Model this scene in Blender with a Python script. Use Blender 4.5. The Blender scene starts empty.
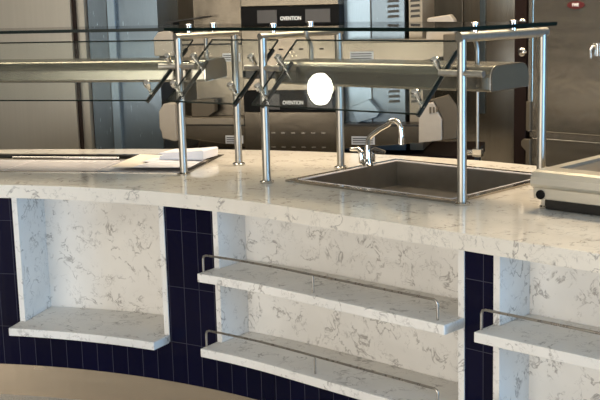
import bpy, bmesh, math, random
from mathutils import Vector, Matrix
random.seed(7)
C = bpy.context.scene.collection
SC = bpy.context.scene

# ------------------------------------------------------------------ helpers
def V(*a): return Vector(a)

def wloc(o):
    v = Vector((0, 0, 0))
    while o is not None:
        v += o.location; o = o.parent
    return v

def obj(name, bm, mats, parent=None, base=None, smooth=False, bevel=0):
    """link a bmesh written in world coordinates as ONE mesh object"""
    bmesh.ops.remove_doubles(bm, verts=bm.verts, dist=1e-6)
    bmesh.ops.recalc_face_normals(bm, faces=bm.faces)
    off = wloc(parent) if parent is not None else (Vector(base) if base else Vector((0, 0, 0)))
    bmesh.ops.translate(bm, verts=bm.verts, vec=-off)
    if smooth:
        for f in bm.faces: f.smooth = True
    me = bpy.data.meshes.new(name); bm.to_mesh(me); bm.free()
    if not isinstance(mats, (list, tuple)): mats = [mats]
    for m in mats: me.materials.append(m)
    o = bpy.data.objects.new(name, me); C.objects.link(o)
    if parent is not None: o.parent = parent
    else: o.location = off
    if smooth:
        md = o.modifiers.new('wn', 'WEIGHTED_NORMAL'); md.keep_sharp = True
        try:
            me.set_sharp_from_angle(angle=math.radians(40))
        except Exception: pass
    if bevel:
        md = o.modifiers.new('bev', 'BEVEL'); md.width = bevel; md.segments = 2; md.limit_method = 'ANGLE'
        md.angle_limit = math.radians(40)
    return o

def thing(name, label, cat, loc=(0, 0, 0), group=None):
    o = bpy.data.objects.new(name, None); C.objects.link(o)
    o.empty_display_size = .05
    o.location = loc
    return tag(o, label, cat, group)

def tag(o, label, cat, group=None):
    o['label'] = label; o['category'] = cat
    if group: o['group'] = group
    return o

def struct(o):
    o['kind'] = 'structure'; return o

def prism(bm, pts, vec, mi=0):
    """closed prism: 3-D outline pts extruded by vec"""
    vec = Vector(vec)
    a = [bm.verts.new(Vector(p)) for p in pts]
    b = [bm.verts.new(Vector(p) + vec) for p in pts]
    n = len(pts)
    fs = [bm.faces.new(a), bm.faces.new(list(reversed(b)))]
    for i in range(n):
        fs.append(bm.faces.new((a[i], a[(i + 1) % n], b[(i + 1) % n], b[i])))
    for f in fs: f.material_index = mi
    return fs

def flat(bm, pts, z0, z1): return prism(bm, [(p[0], p[1], z0) for p in pts], (0, 0, z1 - z0))

class Frame:
    """local frame: u to the right along a face, v away from the viewer, z up"""
    def __init__(s, x, y, deg):
        a = math.radians(deg); s.o = Vector((x, y, 0))
        s.u = Vector((math.cos(a), -math.sin(a), 0)); s.v = Vector((math.sin(a), math.cos(a), 0))
    def p(s, u, v, z): return s.o + s.u * u + s.v * v + Vector((0, 0, z))
    def box(s, bm, u0, u1, v0, v1, z0, z1, mi=0):
        return prism(bm, [s.p(u0, v0, z0), s.p(u1, v0, z0), s.p(u1, v1, z0), s.p(u0, v1, z0)], (0, 0, z1 - z0), mi)
    def poly(s, bm, uz, v0, v1, mi=0):
        return prism(bm, [s.p(u, v0, z) for u, z in uz], s.v * (v1 - v0), mi)

def tube(bm, pts, r, n=14, r2=None):
    """round bar along a polyline of 3-D points"""
    pts = [Vector(p) for p in pts]; N = len(pts); rings = []
    t0 = (pts[1] - pts[0]).normalized()
    up = Vector((0, 0, 1)) if abs(t0.z) < .9 else Vector((1, 0, 0))
    x = t0.cross(up).normalized()
    for i, p in enumerate(pts):
        t = (pts[min(i + 1, N - 1)] - pts[max(i - 1, 0)]).normalized()
        x = (x - t * x.dot(t)).normalized(); y = t.cross(x)
        rr = r if r2 is None else r + (r2 - r) * i / (N - 1)
        rings.append([bm.verts.new(p + (x * math.cos(k * 2 * math.pi / n) + y * math.sin(k * 2 * math.pi / n)) * rr) for k in range(n)])
    for i in range(N - 1):
        for k in range(n):
            bm.faces.new((rings[i][k], rings[i][(k + 1) % n], rings[i + 1][(k + 1) % n], rings[i + 1][k]))
    bm.faces.new(list(reversed(rings[0]))); bm.faces.new(rings[-1])

def lathe(bm, c, axis, prof, n=20):
    """prof: list of (distance along axis, radius)"""
    c = Vector(c); a = Vector(axis).normalized()
    up = Vector((0, 0, 1)) if abs(a.z) < .9 else Vector((1, 0, 0))
    x = a.cross(up).normalized(); y = a.cross(x); rings = []
    for d, r in prof:
        rings.append([bm.verts.new(c + a * d + (x * math.cos(k * 2 * math.pi / n) + y * math.sin(k * 2 * math.pi / n)) * max(r, 1e-4)) for k in range(n)])
    for i in range(len(prof) - 1):
        for k in range(n):
            bm.faces.new((rings[i][k], rings[i][(k + 1) % n], rings[i + 1][(k + 1) % n], rings[i + 1][k]))
    bm.faces.new(rings[0]); bm.faces.new(rings[-1])

def arc(c, a, b, r, t0, t1, n=8):
    """points of an arc round c in the plane of unit vectors a, b"""
    c, a, b = Vector(c), Vector(a), Vector(b)
    return [c + (a * math.cos(math.radians(t0 + (t1 - t0) * i / n)) + b * math.sin(math.radians(t0 + (t1 - t0) * i / n))) * r for i in range(n + 1)]

B = bmesh.new

# the counter's front edge: a straight run to the right, an arc to the left
TH = math.radians(43.8); RAD = 2.45
P0 = Vector((-.06, 3.755, 0)); T0 = Vector((math.cos(TH), -math.sin(TH), 0)); N0 = Vector((math.sin(TH), math.cos(TH), 0))
CEN = P0 - N0 * RAD
def E(s, off, z=0):
    if s >= 0: p = P0 + T0 * s + N0 * off
    else:
        g = math.pi / 2 - TH - s / RAD
        p = CEN + Vector((math.cos(g), math.sin(g), 0)) * (RAD + off)
    return Vector((p.x, p.y, z))
def srange(s0, s1, step=.06):
    n = max(1, int(math.ceil((s1 - s0) / step))) if s0 < 0 else 1
    out = [s0 + (s1 - s0) * i / n for i in range(n + 1)]
    return out
def ribbon(bm, s0, s1, o0, o1, z0, z1, uv=False):
    ss = srange(s0, s1); rings = []
    for s in ss:
        a = o0(s) if callable(o0) else o0; b = o1(s) if callable(o1) else o1
        rings.append([bm.verts.new(E(s, a, z0)), bm.verts.new(E(s, b, z0)), bm.verts.new(E(s, b, z1)), bm.verts.new(E(s, a, z1))])
    lay = bm.loops.layers.uv.verify() if uv else None
    def face(vs, ks):
        f = bm.faces.new(vs)
        if uv:
            for l, (s, z) in zip(f.loops, ks): l[lay].uv = (s, z)
    for i in range(len(ss) - 1):
        A, D = rings[i], rings[i + 1]; sa, sb = ss[i], ss[i + 1]
        face((A[0], D[0], D[3], A[3]), ((sa, z0), (sb, z0), (sb, z1), (sa, z1)))
        face((A[1], A[2], D[2], D[1]), ((sa, z0), (sa, z1), (sb, z1), (sb, z0)))
        face((A[3], D[3], D[2], A[2]), ((sa, z1), (sb, z1), (sb, z1), (sa, z1)))
        face((A[0], A[1], D[1], D[0]), ((sa, z0), (sa, z0), (sb, z0), (sb, z0)))
    face(rings[0][::-1], [(ss[0], z0)] * 4); face(rings[-1], [(ss[-1], z0)] * 4)

# ------------------------------------------------------------------ materials
def mat(name):
    m = bpy.data.materials.new(name); m.use_nodes = True
    nt = m.node_tree; return m, nt, nt.nodes['Principled BSDF']
def setp(b, **k):
    for n, v in k.items(): b.inputs[n.replace('_', ' ')].default_value = v
def nd(nt, t, **k):
    n = nt.nodes.new(t)
    for a, v in k.items(): setattr(n, a, v)
    return n
def mixc(nt, f, a, b):
    m = nd(nt, 'ShaderNodeMix', data_type='RGBA')
    for s, v in ((0, f), (6, a), (7, b)):
        if isinstance(v, bpy.types.NodeSocket): nt.links.new(v, m.inputs[s])
        else: m.inputs[s].default_value = v if s == 0 else (*v, 1)
    return m.outputs[2]
def ramp(nt, src, stops):
    r = nd(nt, 'ShaderNodeValToRGB'); nt.links.new(src, r.inputs[0])
    el = r.color_ramp.elements
    while len(el) < len(stops): el.new(.5)
    for e, (p, c) in zip(el, stops): e.position = p; e.color = (c, c, c, 1) if not isinstance(c, tuple) else (*c, 1)
    return r.outputs[0]
def math_(nt, op, a, b=None):
    n = nd(nt, 'ShaderNodeMath', operation=op)
    for i, v in enumerate((a, b)):
        if v is None: continue
        if isinstance(v, bpy.types.NodeSocket): nt.links.new(v, n.inputs[i])
        else: n.inputs[i].default_value = v
    return n.outputs[0]
def noise(nt, co, sc, det=2, dist=0, rough=.5):
    n = nd(nt, 'ShaderNodeTexNoise'); nt.links.new(co, n.inputs['Vector'])
    n.inputs['Scale'].default_value = sc; n.inputs['Detail'].default_value = det
    n.inputs['Distortion'].default_value = dist; n.inputs['Roughness'].default_value = rough
    return n.outputs[0]

def quartz(name, rough, base=(.80, .78, .74)):
    m, nt, b = mat(name)
    co = nd(nt, 'ShaderNodeNewGeometry').outputs['Position']
    n1 = noise(nt, co, 17, 4, .6, .55)
    vein = ramp(nt, math_(nt, 'ABSOLUTE', math_(nt, 'SUBTRACT', n1, .5)), [(0, 1.), (.012, .6), (.035, 0.)])
    mask = ramp(nt, noise(nt, co, 13, 3, .4), [(.5, 0.), (.6, 1.)])
    f = math_(nt, 'MULTIPLY', vein, mask)
    n3 = noise(nt, co, 34, 4, .6, .6)
    v2 = ramp(nt, math_(nt, 'ABSOLUTE', math_(nt, 'SUBTRACT', n3, .5)), [(0, .6), (.012, .25), (.03, 0.)])
    m2 = ramp(nt, noise(nt, co, 19, 2), [(.52, 0.), (.62, 1.)])
    f = math_(nt, 'MAXIMUM', f, math_(nt, 'MULTIPLY', v2, m2))
    cl = ramp(nt, noise(nt, co, 3.5, 4, .5), [(.3, 0.), (.72, 1.)])
    c = mixc(nt, cl, base, tuple(x * .86 for x in base))
    c = mixc(nt, math_(nt, 'MULTIPLY', f, .78), c, (.22, .20, .185))
    nt.links.new(c, b.inputs['Base Color']); setp(b, Roughness=rough)
    b.inputs['Specular IOR Level'].default_value = .5 if rough < .2 else .12
    return m

def steel(name, col, rough, metallic=1., brush=(1, 1, 40), amt=.12, wavy=0.):
    m, nt, b = mat(name)
    tc = nd(nt, 'ShaderNodeTexCoord').outputs['Object']
    mp = nd(nt, 'ShaderNodeMapping'); nt.links.new(tc, mp.inputs[0]); mp.inputs['Scale'].default_value = brush
    n = noise(nt, mp.outputs[0], 8, 1.5)
    c = mixc(nt, n, tuple(x * (1 - amt) for x in col), tuple(min(1, x * (1 + amt)) for x in col))
    nt.links.new(c, b.inputs['Base Color'])
    nt.links.new(math_(nt, 'ADD', math_(nt, 'MULTIPLY', n, .06), rough - .03), b.inputs['Roughness'])
    if wavy:
        bp = nd(nt, 'ShaderNodeBump'); bp.inputs['Strength'].default_value = wavy; bp.inputs['Distance'].default_value = .02
        nt.links.new(noise(nt, tc, 7, 2, .5), bp.inputs['Height']); nt.links.new(bp.outputs[0], b.inputs['Normal'])
    setp(b, Metallic=metallic)
    return m

def plain(name, col, rough=.5, metallic=0., var=.06, sc=30):
    m, nt, b = mat(name)
    co = nd(nt, 'ShaderNodeTexCoord').outputs['Object']
    n = noise(nt, co, sc, 2)
    nt.links.new(mixc(nt, n, tuple(x * (1 - var) for x in col), tuple(x * (1 + var) for x in col)), b.inputs['Base Color'])
    setp(b, Roughness=rough, Metallic=metallic); return m

def glass(name, tint):
    m = bpy.data.materials.new(name); m.use_nodes = True; nt = m.node_tree
    nt.nodes.remove(nt.nodes['Principled BSDF']); out = nt.nodes['Material Output']
    lw = nd(nt, 'ShaderNodeLayerWeight'); lw.inputs[0].default_value = .5
    f = math_(nt, 'ADD', math_(nt, 'MULTIPLY', math_(nt, 'POWER', lw.outputs['Facing'], 5.), .94), .045)
    t = nd(nt, 'ShaderNodeBsdfTransparent'); t.inputs[0].default_value = (*tint, 1)
    g = nd(nt, 'ShaderNodeBsdfGlossy'); g.inputs['Roughness'].default_value = .0
    mx = nd(nt, 'ShaderNodeMixShader'); nt.links.new(f, mx.inputs[0]); nt.links.new(t.outputs[0], mx.inputs[1]); nt.links.new(g.outputs[0], mx.inputs[2])
    nt.links.new(mx.outputs[0], out.inputs[0]); return m

def emit(name, col, s):
    m, nt, b = mat(name)
    setp(b, Base_Color=(*col, 1)); b.inputs['Emission Color'].default_value = (*col, 1); b.inputs['Emission Strength'].default_value = s
    return m

def tiles():
    m, nt, b = mat('navy_tile')
    uv = nd(nt, 'ShaderNodeUVMap').outputs[0]
    mp = nd(nt, 'ShaderNodeMapping'); nt.links.new(uv, mp.inputs[0]); mp.inputs['Location'].default_value = (.0585 + .0684 * 40, .138 + .22, 0)
    br = nd(nt, 'ShaderNodeTexBrick'); nt.links.new(mp.outputs[0], br.inputs['Vector'])
    br.offset = 0; br.squash = 1
    for k, v in dict(Scale=1, Mortar_Size=.0013, Mortar_Smooth=.2, Bias=0, Brick_Width=.0684, Row_Height=.22).items(): br.inputs[k.replace('_', ' ')].default_value = v
    br.inputs['Color1'].default_value = (.0022, .0022, .013, 1); br.inputs['Color2'].default_value = (.003, .003, .018, 1); br.inputs['Mortar'].default_value = (.04, .04, .06, 1)
    nt.links.new(br.outputs['Color'], b.inputs['Base Color'])
    nt.links.new(math_(nt, 'ADD', math_(nt, 'MULTIPLY', br.outputs['Fac'], .5), .12), b.inputs['Roughness'])
    b.inputs['Specular IOR Level'].default_value = .14
    bp = nd(nt, 'ShaderNodeBump'); bp.invert = True; bp.inputs['Strength'].default_value = .4; bp.inputs['Distance'].default_value = .002
    nt.links.new(br.outputs['Fac'], bp.inputs['Height']); nt.links.new(bp.outputs[0], b.inputs['Normal'])
    return m

def speckle():
    m, nt, b = mat('speckled_floor')
    co = nd(nt, 'ShaderNodeNewGeometry').outputs['Position']
    a = ramp(nt, noise(nt, co, 160, 2), [(.4, 0.), (.62, 1.)])
    nt.links.new(mixc(nt, a, (.33, .32, .30), (.62, .60, .55)), b.inputs['Base Color']); setp(b, Roughness=.4); return m

M_top = quartz('polished_quartz', .07, (.78, .735, .655))
M_qz = quartz('quartz', .5)
M_tile = tiles()
M_kick = steel('kick_steel', (.62, .50, .36), .26, .8, (1, 1, 4), .06)
M_ss = steel('brushed_steel', (.62, .59, .54), .26, 1., (3, 3, 60))
M_post = steel('satin_steel', (.40, .38, .34), .42, 1., (10, 10, 2))
M_rail = steel('rail_steel', (.42, .39, .35), .28, 1., (10, 10, 2))
M_chrome = plain('chrome', (.66, .65, .62), .08, 1., .02)
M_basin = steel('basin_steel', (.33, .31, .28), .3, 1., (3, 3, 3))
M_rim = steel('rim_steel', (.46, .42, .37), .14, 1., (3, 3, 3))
M_hood = steel('hood_steel', (.25, .23, .19), .25, 1., (2, 2, 7))
M_hoodend = plain('hood_end_grey', (.085, .068, .045), .55, .1)
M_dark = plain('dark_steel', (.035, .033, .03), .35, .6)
M_lid = steel('lid_steel', (.80, .765, .775), .22, .2, (3, 40, 3), .04)
M_black = plain('black_panel', (.004, .004, .004), .6); M_black.node_tree.nodes['Principled BSDF'].inputs['Specular IOR Level'].default_value = .12
M_screen = plain('display_glass', (.03, .026, .023), .3)
M_tan = steel('warm_steel', (.175, .148, .112), .26, .9, (.5, .5, 1.2), .25, .10)
M_tan2 = steel('warm_steel_light', (.25, .215, .165), .34, .7, (2, 2, 50), .06, .08)
M_bluerefl = steel('steel_blue_reflection', (.15, .195, .235), .26, .7, (30, 30, 2), .10, .06)  # reflected blue daylight painted into the steel's base colour
M_bluerefl2 = steel('steel_pale_blue_reflection', (.24, .32, .39), .25, .7, (30, 30, 2), .08, .06)  # paler tint of the same daylight reflection, set as base colour
M_wallss = steel('wall_steel', (.40, .36, .30), .30, .8, (30, 30, 1), .10)
M_fr = steel('fridge_steel', (.42, .40, .35), .3, .7, (8, 8, .2), .06)
M_frd = steel('dark_fridge_steel', (.50, .46, .40), .25, .95, (6, 6, .2), .15)
M_cab = steel('cabinet_steel', (.40, .37, .32), .24, .95, (.3, .3, 4), .10, .15)
M_cream = plain('cream_guard', (.37, .33, .275), .45, .1)
M_brown = plain('brown_channel', (.012, .006, .005), .6); M_brown.node_tree.nodes['Principled BSDF'].inputs['Specular IOR Level'].default_value = .15
M_red = plain('red_enamel', (.075, .005, .006), .5)
M_white = plain('white_lettering', (.8, .8, .78), .5)
M_paper = plain('white_paper', (.80, .80, .84), .7, 0, .03)
M_kraft = plain('cream_paper', (.82, .75, .64), .7, 0, .03)
M_warm = steel('warmer_steel', (.60, .57, .49), .34, .75, (3, 3, 50), .05)
M_label = plain('silver_label', (.50, .50, .50), .5)
M_glass = glass('clear_glass', (.955, .975, .965)); M_edge = plain('glass_edge', (.003, .009, .0075), .3); M_edge.node_tree.nodes['Principled BSDF'].inputs['Specular IOR Level'].default_value = .15
M_ceil = plain('ceiling_paint', (.70, .66, .60), .8)
M_wall = plain('wall_paint', (.14, .115, .09), .7)
M_lamp = emit('lamp_diffuser', (1., .93, .80), 60.)
M_trim = plain('lamp_trim', (.8, .8, .78), .4)

# ------------------------------------------------------------------ the room
bm = B(); flat(bm, [(-5, -2), (5.5, -2), (5.5, 9), (-5, 9)], -.05, 0); struct(obj('floor', bm, speckle()))
bm = B(); flat(bm, [(-5, -2), (5.5, -2), (5.5, 9), (-5, 9)], 3.0, 3.06); struct(obj('ceiling', bm, M_ceil))
FL = Frame(-1.524, 6.7, 12)
bm = B(); FL.box(bm, -3.3, 4.6, 1.35, 1.4, 0, 3.0); struct(obj('wall_back', bm, M_wallss))
bm = B(); flat(bm, [(3.9, 3.4), (3.95, 3.4), (3.95, 6.6), (3.9, 6.6)], 0, 3.0); struct(obj('wall_right', bm, M_wall))
bm = B(); flat(bm, [(-4.9, 1.0), (-4.85, 1.0), (-4.85, 8.0), (-4.9, 8.0)], 0, 3.0); struct(obj('reflection_wall_left', bm, M_wall))  # unseen dark wall added so the right-hand steel reflects dark

# ------------------------------------------------------------------ counter base
NL, NM, NR = (-1.277, -.613), (-.391, .695), (.801, 2.0)
TILE = .075
base = thing('counter_base', 'curved serving counter base faced in navy upright tiles with white niches', 'counter', E(0, .4, 0))
for s0, s1, z0, z1 in ((-2.4, NL[0], .31, .845), (NL[1], NM[0], .31, .845), (NM[1], NR[0], .31, .845), (NR[1], 2.6, .31, .845)):
    bm = B(); ribbon(bm, s0, s1, TILE, TILE + .02, z0, z1, True); obj('tile_panel', bm, M_tile, base)
bm = B(); ribbon(bm, -2.4, 2.6, TILE, TILE + .02, .140, .31, True); obj('tile_panel', bm, M_tile, base)
for (a, b), dep in ((NL, .30), (NM, .235), (NR, .235)):
    bm = B(); ribbon(bm, a, b, dep, dep + .02, .30, .845); obj('niche_back', bm, M_qz, base)
    for q0, q1 in ((a, a + .022), (b - .022, b)):
        bm = B(); ribbon(bm, q0, q1, TILE - .004, dep, .30, .845); obj('niche_side', bm, M_qz, base)
bm = B(); ribbon(bm, -2.4, 2.6, .096, .115, 0, .142); obj('kick_plate', bm, M_kick, base)
wid = lambda s: 1.02 + .21 * min(1, max(0, (s + 1.3) / 1.3))
bm = B(); ribbon(bm, -2.4, 2.6, lambda s: wid(s) - .12, lambda s: wid(s) - .10, 0, .845); obj('back_panel', bm, M_ss, base)

# shelves: the lip runs in front of the tiles, the body fits the niche
def shelf(rng, dep, ztop, label, rail, ends=True):
    a, b = rng; ai, bi = a + .0235, b - .0235; th = .032
    t = thing('quartz_shelf', label, 'shelf', E((a + b) / 2, .1, ztop - th), 'white stone shelves set in the counter niches')
    bm = B()
    inner = [E(s, dep - .001) for s in srange(ai, bi)]
    outer = [E(s, -.03) for s in srange(a, b)]
    pts = outer + [E(b, TILE - .005), E(bi, TILE - .005)] + inner[::-1] + [E(ai, TILE - .005), E(a, TILE - .005)]
    flat(bm, [(p.x, p.y) for p in pts], ztop - th, ztop); obj('slab', bm, M_qz, t, bevel=.003)
    if rail:
        r0, r1 = a + .006, b - .047; o = 0.0; h = .063; rr = .0042
        bm = B()
        ss = srange(r0 + .014, r1 - .014, .05)
        L = [E(r0, o, ztop + .001), E(r0, o, ztop + h - .014), E(r0 + .004, o, ztop + h - .004)] + [E(s, o, ztop + h) for s in ss] + [E(r1 - .004, o, ztop + h - .004), E(r1, o, ztop + h - .014), E(r1, o, ztop + .001)]
        tube(bm, L, rr, 10); rl = obj('guard_rail', bm, M_rail, t, smooth=True)
        bm = B(); sm = (a + b) / 2 - .019
        tube(bm, [E(sm, o, ztop + .001), E(sm, o, ztop + h - .003)], rr * .9, 10); obj('upright', bm, M_rail, rl, smooth=True)
    return t
shelf(NL, .30, .327, 'white speckled stone shelf without a rail at the foot of the left niche', False)
shelf(NM, .235, .618, 'upper stone shelf with thin metal rail in the wide middle niche', True)
shelf(NM, .235, .335, 'lower stone shelf with thin metal rail at the foot of the middle niche', True)
shelf(NR, .235, .618, 'upper stone shelf with thin metal rail in the right niche', True)
shelf(NR, .235, .335, 'lowest stone shelf of the right niche, only its rail end in view', True)

# ------------------------------------------------------------------ countertop with cut-outs
bm = B(); ribbon(bm, -2.5, 2.7, 0, wid, .848, .9)
top = obj('countertop', bm, M_top, None, E(0, .5, .848)); tag(top, 'pale polished stone countertop curving along the serving line', 'countertop')
FW = Frame(-.451, 4.527, 12.6)     # cold well: u to the right, v to the back; front right corner is the origin
FS = Frame(P0.x, P0.y, 43.8)       # straight run of the counter
S0, S1, S2, S3 = -.343, .447, .366, 1.035
def cut(target, fn):
    bm = B(); fn(bm); c = obj('cutter', bm, M_top)
    md = target.modifiers.new('cut', 'BOOLEAN'); md.object = c; md.operation = 'DIFFERENCE'; md.solver = 'EXACT'
    dg = bpy.context.evaluated_depsgraph_get(); me = bpy.data.meshes.new_from_object(target.evaluated_get(dg))
    target.modifiers.clear(); target.data = me; bpy.data.objects.remove(c)
cut(top, lambda b: FW.box(b, -1.284, -.016, .016, .516, .7, 1.0))
cut(top, lambda b: FS.box(b, S0 + .022, S1 - .022, S2 + .022, S3 - .022, .7, 1.0))

def rimmed(t, F, u0, u1, v0, v1, w, depth, zr, mrim, mbas, taper=.02):
    bm = B()
    o = [(u0, v0), (u1, v0), (u1, v1), (u0, v1)]
    i = [(u0 + w, v0 + w), (u1 - w, v0 + w), (u1 - w, v1 - w), (u0 + w, v1 - w)]
    lo = [[bm.verts.new(F.p(u, v, z)) for u, v in q] for q, z in ((o, .9005), (o, zr), (i, zr), (i, .9005))]
    for k in range(4):
        j = (k + 1) % 4
        for r in range(4): bm.faces.new((lo[r][k], lo[r][j], lo[(r + 1) % 4][j], lo[(r + 1) % 4][k]))
    obj('rim', bm, mrim, t)
    bm = B(); g = .0005
    q0 = [(u0 + w - g, v0 + w - g), (u1 - w + g, v0 + w - g), (u1 - w + g, v1 - w + g), (u0 + w - g, v1 - w + g)]
    q1 = [(u0 + w + taper, v0 + w + taper), (u1 - w - taper, v0 + w + taper), (u1 - w - taper, v1 - w - taper), (u0 + w + taper, v1 - w - taper)]
    a = [bm.verts.new(F.p(u, v, zr - .001)) for u, v in q0]; b = [bm.verts.new(F.p(u, v, .9 - depth)) for u, v in q1]
    for k in range(4): bm.faces.new((a[k], a[(k + 1) % 4], b[(k + 1) % 4], b[k]))
    bm.faces.new(b)
    obj('basin', bm, mbas, t)

# cold well
well = thing('cold_well', 'long shallow steel drop-in food well at the left end of the countertop', 'food well', FW.p(-.65, .26, .9))
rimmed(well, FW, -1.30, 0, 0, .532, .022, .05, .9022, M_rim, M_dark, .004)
for k in range(3):
    bm = B(); FW.box(bm, -1.262 + k * .412, -1.262 + k * .412 + .406, .036, .395, .858, .894); obj('pan_lid', bm, M_lid, well, bevel=.003)
bm = B(); FW.box(bm, -1.262, -.036, .402, .45, .858, .892); obj('pan_support', bm, M_tan2, well, bevel=.002)
bm = B(); tube(bm, [FW.p(-.98, .425, .8985), FW.p(-.46, .425, .8985)], .006, 10); obj('handle_bar', bm, M_chrome, well, smooth=True)

# papers lying over the well
def sheet(name, label, pts, z, mt, cat='paper', th=.0015):
    bm = B(); flat(bm, pts, z, z + th)
    c = sum((Vector((p[0], p[1])) for p in pts), Vector((0, 0))) / len(pts)
    o = obj(name, bm, mt, None, (c.x, c.y, z)); tag(o, label, cat); return o
sheet('paper_sheet', 'cream paper sheet lying lowest on the well, its left corner showing', [(-.80, 4.70), (-.55, 4.655), (-.47, 4.98), (-.72, 5.08)], .9075, M_kraft)
sheet('paper_sheet', 'white paper sheet lying flat between the cream sheet and the folded wad', [(-.69, 4.66), (-.45, 4.61), (-.40, 4.86), (-.60, 4.90)], .912, M_paper)
FP = Frame(-.602, 4.84, 20)
bm = B()
pf = [(0, 0), (.20, .004), (.205, .006), (.208, .040), (.201, .044), (.12, .036), (.0, .030), (-.004, .026), (.02, .021), (.0, .016), (-.002, .004)]
prism(bm, [FP.p(u, 0, .9155 + z) for u, z in pf], FP.v * .13 + FP.u * .012)
wad = obj('folded_paper', bm, M_paper, None, FP.p(.12, .06, .914)); tag(wad, 'thick folded wad of white paper lying on top of the sheets', 'paper')
bm = B(); FP.poly(bm, [(-.055, .9140), (.19, .9140), (.19, .9148), (-.055, .9148)], -.06, .05); sl = obj('paper_sheet', bm, M_paper, None, FP.p(.1, 0, .914)); tag(sl, 'white paper sheet sticking out in front, directly under the folded wad', 'paper')

# sink
sink = thing('drop_in_sink', 'square steel drop-in sink between the front posts of the glass guard', 'sink', FS.p((S0 + S1) / 2, (S2 + S3) / 2, .9))
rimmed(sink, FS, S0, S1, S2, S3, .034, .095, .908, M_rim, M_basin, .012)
for (ua, va), (ub, vb) in (((S0, S2), (S1, S2)), ((S1, S2), (S1, S3)), ((S1, S3), (S0, S3)), ((S0, S3), (S0, S2))):
    sh = lambda u, v: FS.p(u + (.036 if u == S0 else -.036), v + (.036 if v == S2 else -.036), .906)
    bm = B(); tube(bm, [sh(ua, va), sh(ub, vb)], .0035, 8); obj('basin_lip_highlight', bm, M_lid, sink, smooth=True)  # slim pale bars added to draw the highlight line along the rim
bm = B(); lathe(bm, FS.p(.06, .7, .8055), (0, 0, 1), [(0, .045), (.004, .045), (.005, .03), (.002, .028)], 24); obj('drain', bm, M_chrome, sink, smooth=True)

# faucet
fb = FS.p(-.318, .825, .907)
fau = thing('faucet', 'chrome gooseneck faucet on the left rim of the steel sink', 'faucet', fb)
bm = B(); lathe(bm, fb, (0, 0, 1), [(0, .026), (.006, .026), (.010, .02), (.05, .0145), (.075, .0125), (.085, .012)], 20); obj('body', bm, M_chrome, fau, smooth=True)
bm = B(); tube(bm, [fb + V(0, 0, .022) - N0 * .03, fb + V(0, 0, .022) + N0 * .03], .011); lathe(bm, fb - N0 * .03 - T0 * .004, (-.12, 0, 1), [(.012, .012), (.03, .012), (.05, .009), (.062, .009)], 16); lathe(bm, fb + N0 * .03, (0, 0, 1), [(.012, .012), (.03, .012), (.05, .009), (.06, .009)], 16); obj('valve', bm, M_chrome, fau, smooth=True)
D = (T0 * .92 + V(.2, .0, 0)).normalized()
path = [fb + V(0, 0, .07), fb + V(0, 0, .105) + D * .003, fb + V(0, 0, .122) + D * .015, fb + V(0, 0, .15) + D * .055, fb + V(0, 0, .176) + D * .105]
path += arc(fb + V(0, 0, .156) + D * .125, D, (0, 0, 1), .034, 125, -8, 12)
path += [fb + D * .161 + V(0, 0, .13), fb + D * .1615 + V(0, 0, .118)]
bm = B(); tube(bm, path, .0105, 14); obj('spout', bm, M_chrome, fau, smooth=True)
bm = B(); tube(bm, [fb + D * .1615 + V(0, 0, .122), fb + D * .162 + V(0, 0, .096)], .0135, 14); obj('aerator', bm, M_chrome, fau, smooth=True)
bm = B(); tube(bm, [fb - N0 * .03 - T0 * .008 + V(0, 0, .056), fb - N0 * .034 - T0 * .02 + V(0, 0, .07), fb - N0 * .03 - T0 * .065 + V(0, 0, .066)], .011, 12, .008); obj('lever', bm, M_chrome, fau, smooth=True)
bm = B(); tube(bm, [fb + N0 * .03 + V(0, 0, .054), fb + N0 * .034 + V(0, 0, .064) + T0 * .01, fb + N0 * .05 + T0 * .05 + V(0, 0, .052)], .012, 12, .008); lv = obj('lever', bm, M_dark, fau, smooth=True); lv['label'] = 'dark lever'

# thin water pipe standing at the back of the countertop
rb = V(.762, 4.775, .9)
rod = thing('water_pipe', 'thin upright steel pipe with a square valve at the back edge of the counter', 'pipe', rb)
bm = B(); tube(bm, [rb + V(0, 0, .03), rb + V(0, 0, .372)], .0062, 10); obj('pipe', bm, M_post, rod, smooth=True)
bm = B(); F_ = Frame(rb.x, rb.y, 30); F_.box(bm, -.018, .022, -.016, .016, .902, .935); tube(bm, [F_.p(-.045, 0, .918), F_.p(-.018, 0, .918)], .012, 12); lathe(bm, rb + V(0, 0, 0), (0, 0, 1), [(0, .014), (.004, .014), (.004, .008)], 12); obj('valve', bm, M_chrome, rod, bevel=.002)

# countertop warmer at the right
FWm = FS
wu, wv = .707, .425
wm = thing('countertop_warmer', 'low steel warmer with rounded front edge at the right end of the counter', 'food warmer', FWm.p(wu + .5, wv + .26, .9))
wz = .02
bm = B(); FWm.box(bm, wu, wu + 1.1, wv + .01, wv + .56, .9 + wz + .016, .9 + wz + .054); obj('body', bm, M_warm, wm, bevel=.003)
bm = B()
prof = [(0, .056), (-.006, .066), (-.004, .088), (.012, .103), (.03, .107), (.10, .107), (.10, .056)]
prism(bm, [FWm.p(wu - .002, wv + v, .9 + z + wz) for v, z in prof], FWm.u * 1.105); obj('front_edge', bm, M_warm, wm)
for q0, q1 in ((-.002, .034),):
    bm = B(); FWm.box(bm, wu + q0, wu + q1, wv + .10, wv + .57, .9 + wz + .056, .9 + wz + .106); obj('side_edge', bm, M_warm, wm)
bm = B(); FWm.box(bm, wu - .002, wu + 1.1, wv + .53, wv + .57, .9 + wz + .056, .9 + wz + .105); obj('back_edge', bm, M_warm, wm)
bm = B(); FWm.box(bm, wu + .0345, wu + 1.09, wv + .101, wv + .529, .9 + wz + .053, .9 + wz + .096); obj('heated_plate', bm, M_basin, wm)
bm = B(); FWm.box(bm, wu + .035, wu + 1.06, wv + .03, wv + .5, .902, .9 + wz + .0155); obj('plinth', bm, M_dark, wm)
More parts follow.
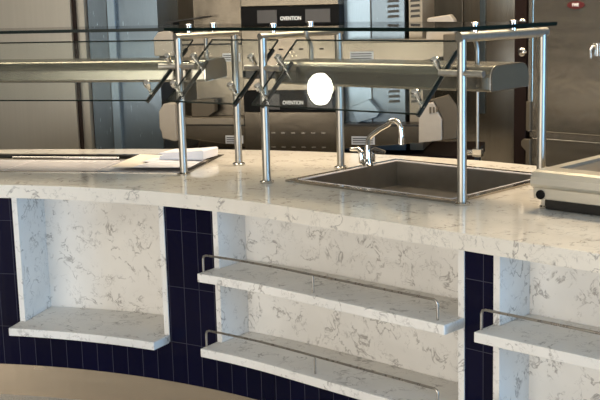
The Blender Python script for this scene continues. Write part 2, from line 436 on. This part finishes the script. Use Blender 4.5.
bm = B(); lathe(bm, FWm.p(wu + .028, wv + .010, .9 + wz + .031), -N0, [(0, .015), (.006, .015), (.008, .012)], 20); obj('knob', bm, M_black, wm, smooth=True)
for u in (wu + .018, wu + 1.08):
    for v in (.05, .48):
        bm = B(); lathe(bm, FWm.p(u, wv + v, .9005), (0, 0, 1), [(0, .018), (.006, .018), (.01, .012), (.0355, .012)], 14); obj('foot', bm, M_chrome, wm, smooth=True)

# ------------------------------------------------------------------ sneeze guard
bdir = V(.68, .733, 0).normalized()
pf = [V(-.464, 4.491, 0), V(-.124, 4.239, 0), V(.537, 3.686, 0)]
pb = [V(-.254, 4.725, 0), V(.17, 4.553, 0), V(.852, 3.935, 0)]
uL = V(-.961, .276, 0)
pf0 = pf[0] + uL * 1.7; pb0 = pb[0] + uL * 1.7
ZT = 1.452
sg = thing('sneeze_guard', 'glass sneeze guard on slim steel posts standing along the countertop', 'sneeze guard', (pf[1].x, pf[1].y, .9))
for f, b in list(zip(pf, pb)) + [(pf0, pb0)]:
    d = (b - f).normalized(); L = (b - f).length; out = f - d * 0
    for p in (f, b):
        bm = B(); tube(bm, [p + V(0, 0, .901), p + V(0, 0, ZT - .006)], .0155, 18); po = obj('post', bm, M_post, sg, smooth=True)
        bm = B(); lathe(bm, p + V(0, 0, .9005), (0, 0, 1), [(0, .027), (.007, .027), (.010, .022), (.012, .0165)], 22); obj('flange', bm, M_chrome, po, smooth=True)
    bm = B(); tube(bm, [f - d * .015 + V(0, 0, ZT), b + d * .018 + V(0, 0, ZT)], .0165 if f is pf[2] else .0125, 18); tb = obj('top_bar', bm, M_post, sg, smooth=True)
    for k in (.06, L * .62):
        bm = B(); lathe(bm, f + d * k + V(0, 0, ZT + .012), (0, 0, 1), [(0, .011), (.011, .011)], 14); obj('glass_pad', bm, M_chrome, tb, smooth=True)
        bm = B(); lathe(bm, f + d * k + V(0, 0, ZT + .0366), (0, 0, 1), [(0, .014), (.008, .014), (.011, .01)], 14); obj('glass_button', bm, M_chrome, tb, smooth=True)
# the horizontal glass on top
zg = ZT + .0235
ft = [pf0 - bdir * .07, pf[0] - bdir * .07, pf[1] - bdir * .07, V(.475, 3.545, 0)]
bk = [V(.885, 3.86, 0), pb[1] + bdir * .10, pb[0] + bdir * .10, pb0 + bdir * .10]
def pane(name, outline, vec, parent, label=None):
    bm = B(); fs = prism(bm, outline, vec)
    for f in fs[2:]: f.material_index = 1
    o = obj(name, bm, [M_glass, M_edge], parent)
    return o
pane('glass_shelf', [(p.x, p.y, zg) for p in ft + bk], (0, 0, .0125), sg)
# three slanted front panes
za, zb, aa, cc = 1.208, 1.43, .13, .12
def slant(p, f): return p + bdir * (-aa + (aa + cc) * f) + V(0, 0, za + (zb - za) * f)
segs = [(pf0, pf[0], .04, .03), (pf[0], pf[1], .065, .028), (pf[1], pf[2], .062, .075)]
for A, Z, ga, gz in segs:
    u = (Z - A).normalized(); A2, Z2 = A + u * ga, Z - u * gz
    n = u.cross(bdir * (aa + cc) + V(0, 0, zb - za)).normalized()
    if n.z < 0: n = -n
    pane('glass_panel', [slant(A2, 0), slant(Z2, 0), slant(Z2, 1), slant(A2, 1)], n * .0085, sg)
    for P, sgn, has in ((A2, 1, True), (Z2, -1, True)):
        q = P + u * sgn * .022
        w = -n * .022
        bm = B(); tube(bm, [slant(q, .05) + w, slant(q, .72 if sgn > 0 else .92) + w], .0085, 8); br = obj('clamp_bar', bm, M_dark, sg, smooth=True)
        for f in (.16, .60):
            c = slant(q, f)
            bm = B(); lathe(bm, c - n * .022, n, [(0, .008), (.021, .008)], 12); lathe(bm, c + n * .0095, n, [(0, .0085), (.024, .0085), (.0245, .0135), (.044, .0135), (.047, .010)], 16); obj('clamp_knob', bm, M_chrome, br, smooth=True)
for i, p in enumerate(pf):
    ul = uL if i == 0 else (pf[i - 1] - p).normalized()
    ur = (pf[i + 1] - p).normalized() if i < 2 else T0
    z = 1.335
    bm = B(); tube(bm, [p + ul * .085 + V(0, 0, z), p + V(0, 0, z), p + ur * .085 + V(0, 0, z)], .011, 12); obj('cross_bar', bm, M_post, sg, smooth=True)

# ------------------------------------------------------------------ heat-lamp housings hung under the glass
def housing(a, b, label, hangers):
    a, b = Vector(a), Vector(b); u = (b - a).normalized(); v = V(-u.y, u.x, 0)
    if v.y < 0: v = -v
    t = thing('heat_lamp_housing', label, 'heat lamp', (a + b) / 2 + V(0, 0, 1.27), 'steel heat lamp housings hung along the sneeze guard')
    zc = 1.313; W, H = .128, .043
    def prof(sc=1.):
        pts = []
        for cx, cz, a0 in ((W - .05, H - .05, 0), (-(W - .042), H - .042, 90), (-(W - .010), -(H - .010), 180), (W - .012, -(H - .012), 270)):
            r = {0: .05, 90: .042, 180: .010, 270: .012}[a0]
            for k in range(7):
                g = math.radians(a0 + 15 * k); pts.append(((cx + r * math.cos(g)) * sc, (cz + r * math.sin(g)) * sc))
        return pts
    bm = B(); prism(bm, [a + v * x + V(0, 0, zc + z) for x, z in prof()], b - a); obj('casing', bm, M_hood, t, smooth=True)
    for e, dd in ((a, -u), (b, u)):
        bm = B(); prism(bm, [e + dd * .0005 + v * x + V(0, 0, zc + z) for x, z in prof(1.)], dd * .005); obj('end_flange', bm, M_ss, t, smooth=True)
        bm = B(); prism(bm, [e + dd * .0056 + v * x + V(0, 0, zc + z * .94) for x, z in [(q[0] * .965, q[1]) for q in prof(1.)]], dd * .002); obj('end_cap', bm, M_hoodend, t, smooth=True)
    bm = B(); prism(bm, [a + u * .06 + v * x + V(0, 0, zc - H - .001) for x in (-.07, .07)] + [a + u * .06 + v * x + V(0, 0, zc - H - .006) for x in (.07, -.07)], (b - a) - u * .12); obj('lamp_strip', bm, M_dark, t)
    for d, curved in hangers:
        c = a + u * d
        bm = B()
        if curved: pts = [c - v * .03 + V(0, 0, zg - .002), c - v * .025 + V(0, 0, zg - .03)] + arc(c - v * .07 + V(0, 0, zg - .085), v, (0, 0, 1), .07, 48, 0, 6) + [c + V(0, 0, zc + H - .002)]
        else: pts = [c + V(0, 0, zg - .002), c + V(0, 0, zc + H - .002)]
        tube(bm, pts, .0085, 12); obj('hanger', bm, M_post, t, smooth=True)
h1 = pf[0] + bdir * .20; h2 = pf[1] + bdir * .20; h3 = pf[2] + bdir * .20
housing(h1 + uL * 1.6, h1 + uL * .005, 'long steel heat lamp housing under the left half of the glass shelf', [(.2, False), (1.56, False)])
uu = (h3 - h2).normalized()
housing(h2 - uu * .01, h3 + uu * .05, 'steel heat lamp housing hung behind the right glass panel above the sink', [(.07, True), (.80, True)])

# ------------------------------------------------------------------ kitchen line behind the counter
FO = Frame(-.041, 6.3, 15)
def text(body, size, F, u, v, z, mt, parent, name='lettering', bold=True):
    cu = bpy.data.curves.new('t', 'FONT'); cu.body = body; cu.size = size; cu.extrude = .0012; cu.align_x = 'CENTER'; cu.align_y = 'CENTER'
    if bold: cu.offset = size * .018
    to = bpy.data.objects.new('t', cu); C.objects.link(to)
    dg = bpy.context.evaluated_depsgraph_get(); me = bpy.data.meshes.new_from_object(to.evaluated_get(dg))
    bpy.data.objects.remove(to)
    rot = Matrix((F.u, V(0, 0, 1), -F.v)).transposed().to_4x4()
    me.transform(Matrix.Diagonal((.8, 1, 1, 1))); me.transform(Matrix.Translation(F.p(u, v, z) - wloc(parent)) @ rot)
    me.materials.clear(); me.materials.append(mt)
    o = bpy.data.objects.new(name, me); C.objects.link(o); o.parent = parent; return o

def louvers(F, par, u0, u1, zs, v, name='vent_slots'):
    bm = B()
    for z in zs: F.poly(bm, [(u0, z), (u1, z + .003), (u1 - .004, z + .017), (u0 + .004, z + .014)], v - .006, v + .001)
    obj(name, bm, M_dark, par)

def oven(z0, label, upper):
    t = thing('pizza_oven', label, 'oven', FO.p(0, .3, z0), 'stacked steel ovens behind the counter')
    u0, u1 = -.272, .29
    bm = B(); FO.box(bm, u0, u1, 0, .62, z0, z0 + .236); obj('lower_front', bm, M_tan, t, bevel=.004)
    bm = B(); FO.box(bm, u0, u1, .004, .62, z0 + .237, z0 + .355); cp = obj('control_panel', bm, M_black, t, bevel=.003)
    for a, b in ((-.175, -.062), (.10, .24)):
        bm = B(); FO.box(bm, a, b, -.001, .003, z0 + .25, z0 + .335); obj('display', bm, M_screen, cp)
    text('OVENTION', .029, FO, .016, .0025, z0 + .287, M_white, cp)
    bm = B(); FO.poly(bm, [(u0, z0 + .356), (u1, z0 + .356), (u1 - .004, z0 + .425), (u0 + .004, z0 + .425)], .0, .62); obj('top_housing', bm, M_tan, t, bevel=.004)
    bm = B(); FO.box(bm, u0 + .01, u1 - .01, .03, .6, z0 + .425, z0 + .464); obj('stacking_ledge', bm, M_dark, t)
    # rows of small slots
    for zr in (z0 + .115, z0 + .035) if not upper else (z0 + .115,):
        bm = B()
        for k in range(7):
            u = u0 + .10 + k * .058
            FO.box(bm, u, u + .024, -.003, .002, zr, zr + .008)
        obj('front_slots', bm, M_ss if not upper else M_brown, t)
    # cabinet sides behind the two wing shelves
    bm = B(); FO.box(bm, u1 + .001, .628, .12, .62, z0 + .01, z0 + .463); rs = obj('side_cabinet', bm, M_bluerefl, t)
    bm = B(); FO.poly(bm, [(.31, z0 + .12), (.44, z0 + .165), (.44, z0 + .46), (.31, z0 + .46)], .116, .1195); obj('door_panel', bm, M_bluerefl2, rs)
    bm = B(); FO.poly(bm, [(.44, z0 + .17), (.445, z0 + .17), (.445, z0 + .46), (.44, z0 + .46)], .11, .1195); FO.poly(bm, [(.31, z0 + .112), (.44, z0 + .157), (.44, z0 + .165), (.31, z0 + .12)], .11, .1195); obj('seam', bm, M_dark, rs)
    louvers(FO, rs, .535, .60, [z0 + .275 + .028 * k for k in range(4)], .118)
    bm = B(); FO.box(bm, .652, .725, .13, .6, z0 + .01, z0 + .463); st = obj('side_strip', bm, M_tan2, t)
    louvers(FO, st, .66, .715, [z0 + .275 + .028 * k for k in range(4)], .128)
    bm = B(); FO.box(bm, -.60, u0 - .001, .14, .62, z0 + .01, z0 + .463); ls = obj('side_cabinet', bm, M_tan, t)
    louvers(FO, ls, -.315, -.28, [z0 + .262 + .03 * k for k in range(4)], .138)
    # wing shelves
    for sgn in (-1, 1):
        a, b = (u0 - .001, -.672) if sgn < 0 else (u1 + .001, .93 if not upper else .87)
        zt = z0 + (.158 if not upper else .15)
        lo = z0 + (.038 if sgn < 0 else .03); hi = z0 + .085
        bm = B(); FO.poly(bm, [(a, lo), (b, hi), (b, zt), (a, zt)] if not upper else [(a, z0 - .04), (b, z0 - .04 if sgn < 0 else zt - .08), (b, zt), (a, zt)], .012, .108); w = obj('wing_shelf', bm, M_tan, t, bevel=.003)
        if sgn < 0:
            bm = B(); FO.box(bm, b, a, -.004, .12, zt + .006, zt + .045); obj('ledge', bm, M_tan2, w, bevel=.003)
            bm = B(); FO.box(bm, b, a, .0, .11, zt, zt + .006); obj('seam', bm, M_dark, w)
        c0, c1 = (-.39, -.285) if sgn < 0 else (.345, .475)
        zz = z0 + .055 if not upper else z0 + (.055 if sgn < 0 else .055)
        bm = B(); FO.box(bm, c0, c1, .0085, .0118, zz, zz + .045); lb = obj('rating_label', bm, M_label, w)
        bm = B()
        for k in range(3): FO.box(bm, c0 + .006, c1 - .01, .0075, .0085, zz + .007 + .012 * k, zz + .012 + .012 * k)
        obj('print_line', bm, M_dark, lb)
        if sgn > 0:
            bm = B(); FO.box(bm, .31, .86, -.02, .11, zt + .001, zt + .012); obj('tray_edge', bm, M_dark if not upper else M_tan2, w)
    # shields at the outer ends
    if upper:
        bm = B(); FO.poly(bm, [(.765, z0 + .151), (.90, z0 + .151), (.925, z0 + .20), (.915, z0 + .262), (.893, z0 + .29), (.775, z0 + .275)], -.02, .10); g = obj('end_shield', bm, M_cream, t, bevel=.006)
        bm = B(); FO.box(bm, .871, .952, -.11, .10, z0 + .04, z0 + .19); obj('motor_box', bm, M_hoodend, t, bevel=.004)
        bm = B(); FO.poly(bm, [(-.79, z0 + .09), (-.674, z0 + .09), (-.674, z0 + .22), (-.70, z0 + .235), (-.76, z0 + .225), (-.79, z0 + .19)], -.02, .12); obj('end_shield', bm, M_cream, t, bevel=.006)
        bm = B(); FO.poly(bm, [(-.70, z0 + .275), (-.50, z0 + .30), (-.50, z0 + .308), (-.70, z0 + .283)], -.03, .13); FO.box(bm, -.682, -.674, .0, .1, z0 + .196, z0 + .278); tr = obj('tilted_tray', bm, M_dark, t)
    else:
        g0 = [(.73, z0 + .075), (.855, z0 + .09), (.855, z0 + .20), (.81, z0 + .295), (.73, z0 + .285)]
        bm = B(); FO.poly(bm, g0, -.06, .008); obj('end_shield', bm, M_cream, t, bevel=.005)
        bm = B(); FO.poly(bm, [(.857, z0 + .09), (.93, z0 + .10), (.945, z0 + .24), (.93, z0 + .27), (.885, z0 + .332), (.765, z0 + .30), (.812, z0 + .297), (.857, z0 + .202)], -.04, .01); g = obj('motor_box', bm, M_hoodend, t, bevel=.004)
        bm = B()
        for k in range(4): FO.box(bm, .79 + k * .018, .80 + k * .018, -.064, -.06, z0 + .235 + .004 * k, z0 + .27)
        obj('shield_slot', bm, M_hoodend, t)
        bm = B(); FO.poly(bm, [(-.775, z0 + .145), (-.765, z0 + .125), (-.76, z0 + .085), (-.69, z0 + .07), (-.674, z0 + .07), (-.674, z0 + .285), (-.70, z0 + .29), (-.745, z0 + .285), (-.775, z0 + .24)], -.03, .14); obj('end_shield', bm, M_cream, t, bevel=.006)
        for sgn in (-1, 1):
            q = (lambda x: x) if sgn > 0 else (lambda x: -x - .02)
            zt = z0 + .171 if sgn > 0 else z0 + .205
            if sgn > 0: pl = [(.335, zt + .09), (.44, zt + .13), (.50, zt + .06), (.48, zt + .03), (.37, zt)]
            else: pl = [(-.60, zt), (-.50, zt), (-.46, zt + .03), (-.46, zt + .10), (-.60, zt + .09)]
            bm = B(); FO.poly(bm, pl, .04, .10); obj('crumb_guard', bm, M_bluerefl2 if sgn > 0 else M_hoodend, t, bevel=.003)
    return t
stand = thing('oven_stand', 'dark steel stand carrying the stacked ovens, mostly hidden by the counter', 'stand', FO.p(0, .3, 0))
bm = B(); FO.box(bm, -.72, 1.02, .02, .62, .66, .718); obj('stand_top', bm, M_brown, stand, bevel=.003)
for u in (-.70, .96):
    for v in (.04, .56):
        bm = B(); FO.box(bm, u, u + .04, v, v + .04, 0, .66); obj('leg', bm, M_dark, stand)
oven(.722, 'lower steel oven of the stack with black control panel, behind the sink faucet', False)
oven(1.187, 'upper steel oven of the stack, its black control panel above the glass shelf edge', True)

# left: refrigerator, steel cabinet with a daylight reflection painted in
fr = thing('refrigerator', 'tall grey stainless refrigerator behind the left end of the counter', 'refrigerator', FL.p(-.5, .3, 0))
bm = B(); FL.box(bm, -1.5, .285, .06, .49, .0, 2.1); obj('cabinet', bm, M_fr, fr)
bm = B(); FL.box(bm, -1.49, .226, 0, .055, .12, 2.08); obj('door', bm, M_fr, fr, bevel=.004)
bm = B(); FL.box(bm, .228, .238, .02, .058, .12, 2.08); obj('gasket', bm, M_brown, fr)
bc = thing('steel_cabinet', 'tall stainless cabinet beside the left refrigerator, blue daylight reflection painted in', 'cabinet', FL.p(.5, .3, 0))
bm = B(); FL.box(bm, .292, .72, .10, .49, 0, 2.1); obj('cabinet', bm, M_bluerefl, bc)
bm = B(); FL.box(bm, .425, .475, .06, .098, .1, 2.08); obj('door_post', bm, M_bluerefl2, bc, bevel=.004)
bm = B(); FL.box(bm, .415, .424, .08, .099, .1, 2.08); obj('seam', bm, M_dark, bc)

# right: dark refrigerator, holding cabinet
FD = Frame(.906 * 1.15, 6.1 * 1.15, 30)
df = thing('refrigerator', 'dark stainless refrigerator between the ovens and the right cabinet', 'refrigerator', FD.p(0, .3, 0))
bm = B(); FD.box(bm, -.31, .42, .03, .3, 0, 2.1); obj('cabinet', bm, M_frd, df)
for a, b in ((-.31, -.015), (-.009, .33)):
    bm = B(); FD.box(bm, a, b, 0, .029, .12, 2.08); obj('door', bm, M_frd, df, bevel=.005)
bm = B(); FD.box(bm, .10, .135, -.018, -.001, .85, 1.9); obj('handle', bm, M_bluerefl, df, bevel=.005)  # bar carries the painted blue reflection colour

FC = Frame(1.28, 5.5, 43)
hc = thing('holding_cabinet', 'large dark steel holding cabinet with red oval badge at the right', 'cabinet', FC.p(.3, .4, 0))
bm = B(); FC.box(bm, -.19, .75, .035, .75, .05, 2.0); obj('cabinet', bm, M_cab, hc)
bm = B(); FC.box(bm, -.155, .74, -.008, .033, .90, 1.98); d1 = obj('door', bm, M_cab, hc, bevel=.006)
bm = B(); FC.box(bm, -.155, .74, -.008, .033, .10, .872); d2 = obj('door', bm, M_cab, hc, bevel=.006)
bm = B(); FC.box(bm, -.165, .74, -.004, .033, .873, .899); obj('door_gap', bm, M_frd, hc)
bm = B(); FC.box(bm, -.262, -.192, .0, .09, .05, 2.0); ch = obj('hinge_channel', bm, M_brown, hc, bevel=.004)
for z in (1.435, 1.293):
    bm = B(); lathe(bm, FC.p(-.211, -.001, z), -FC.v, [(0, .02), (.012, .022), (.016, .018), (.02, .008)], 20); obj('hinge_knob', bm, M_chrome, ch, smooth=True)
bm = B(); FC.box(bm, -.168, -.156, -.02, .03, .9, 1.98); obj('edge_trim', bm, M_ss, hc)
# finger grip between the doors
for z0, z1 in ((.60, .862), (.905, 1.05)):
    bm = B()
    if z0 < .8: uz = [(-.205, z1 - .012), (-.19, z1), (-.155, z1), (-.155, z0), (-.178, z0), (-.178, z1 - .06), (-.205, z1 - .035)]
    else: uz = [(-.178, z1), (-.155, z1), (-.155, z0), (-.178, z0)]
    FC.poly(bm, uz, -.022, -.002); obj('door_grip', bm, M_hoodend, hc, bevel=.003)
bm = B()
prism(bm, [FC.p(.083 + .046 * math.cos(k * math.pi / 16), -.0095, 1.519 + .018 * math.sin(k * math.pi / 16)) for k in range(32)], -FC.v * .004)
bd = obj('badge', bm, M_red, d1, smooth=False); bd['label'] = 'red oval badge'
text('FWE', .022, FC, .083, -.0142, 1.519, M_white, bd)
bm = B(); FC.box(bm, .185, .21, -.03, -.009, 1.28, 1.34); tube(bm, [FC.p(.19, -.035, 1.33), FC.p(.185, -.05, 1.31), FC.p(.185, -.045, 1.27)], .006, 8); obj('latch', bm, M_ss, d1, bevel=.002)

# ------------------------------------------------------------------ lamps
def downlight(x, y, label):
    t = thing('ceiling_downlight', label, 'ceiling lamp', (x, y, 2.999), 'round downlights recessed in the ceiling')
    bm = B(); lathe(bm, (x, y, 2.999), (0, 0, -1), [(0, .125), (.012, .12), (.012, .10), (0, .10)], 36); obj('trim_ring', bm, M_trim, t, smooth=True)
    bm = B(); lathe(bm, (x, y, 2.9985), (0, 0, -1), [(0, .083), (.008, .083)], 36); obj('diffuser', bm, M_lamp, t)
downlight(-.959, 4.882, 'round ceiling downlight mirrored as a white disc in the right glass panel')

def area(name, loc, target, sx, sy, power, col):
    l = bpy.data.lights.new(name, 'AREA'); l.shape = 'RECTANGLE'; l.size = sx; l.size_y = sy; l.energy = power; l.color = col
    o = bpy.data.objects.new(name, l); C.objects.link(o); o.location = loc
    o.rotation_euler = (Vector(target) - Vector(loc)).to_track_quat('-Z', 'Y').to_euler(); return o
area('dining_ceiling_light', (-1.6, 1.2, 2.95), (-1.2, 2.2, 0), 2.6, 2.0, 8, (1., .88, .70))
area('front_fill_light', (-3.1, -1.1, .86), (-.5, 3.9, .6), 4.2, 1.7, 185, (1., .93, .83))  # added soft fill from behind camera-left for counter fronts and niches
area('serving_line_light', (1.15, 4.75, 2.95), (.95, 4.6, 0), 1.5, .5, 75, (1., .78, .52))
area('kitchen_aisle_light', (-1.0, 5.75, 2.95), (-1.0, 5.3, 0), 2.6, .4, 55, (1., .84, .64))
area('window_daylight', (4.6, -.9, 1.0), (-.2, 3.9, .6), 2.2, 1.5, 310, (.28, .60, 1.))
w = bpy.data.worlds.new('room_light'); SC.world = w; w.use_nodes = True
w.node_tree.nodes['Background'].inputs[0].default_value = (1., .93, .83, 1); w.node_tree.nodes['Background'].inputs[1].default_value = .19

# ------------------------------------------------------------------ camera
cam = bpy.data.cameras.new('camera'); co = bpy.data.objects.new('camera', cam); C.objects.link(co); SC.camera = co
cam.sensor_width = 36; cam.lens = 1130 / 600 * 36; cam.clip_end = 60
pitch = math.atan(205 / 1130); roll = .0265
fw = V(0, math.cos(pitch), -math.sin(pitch)); up0 = V(0, math.sin(pitch), math.cos(pitch)); rt0 = V(1, 0, 0)
rt = rt0 * math.cos(roll) - up0 * math.sin(roll); up = rt0 * math.sin(roll) + up0 * math.cos(roll)
m = Matrix((rt, up, -fw)).transposed().to_4x4(); m.translation = V(0, 0, 1.6); co.matrix_world = m
SC.view_settings.view_transform = 'Standard'; SC.view_settings.look = 'None'; SC.view_settings.gamma = 1; SC.view_settings.use_curve_mapping = False
SC.view_settings.exposure = 0
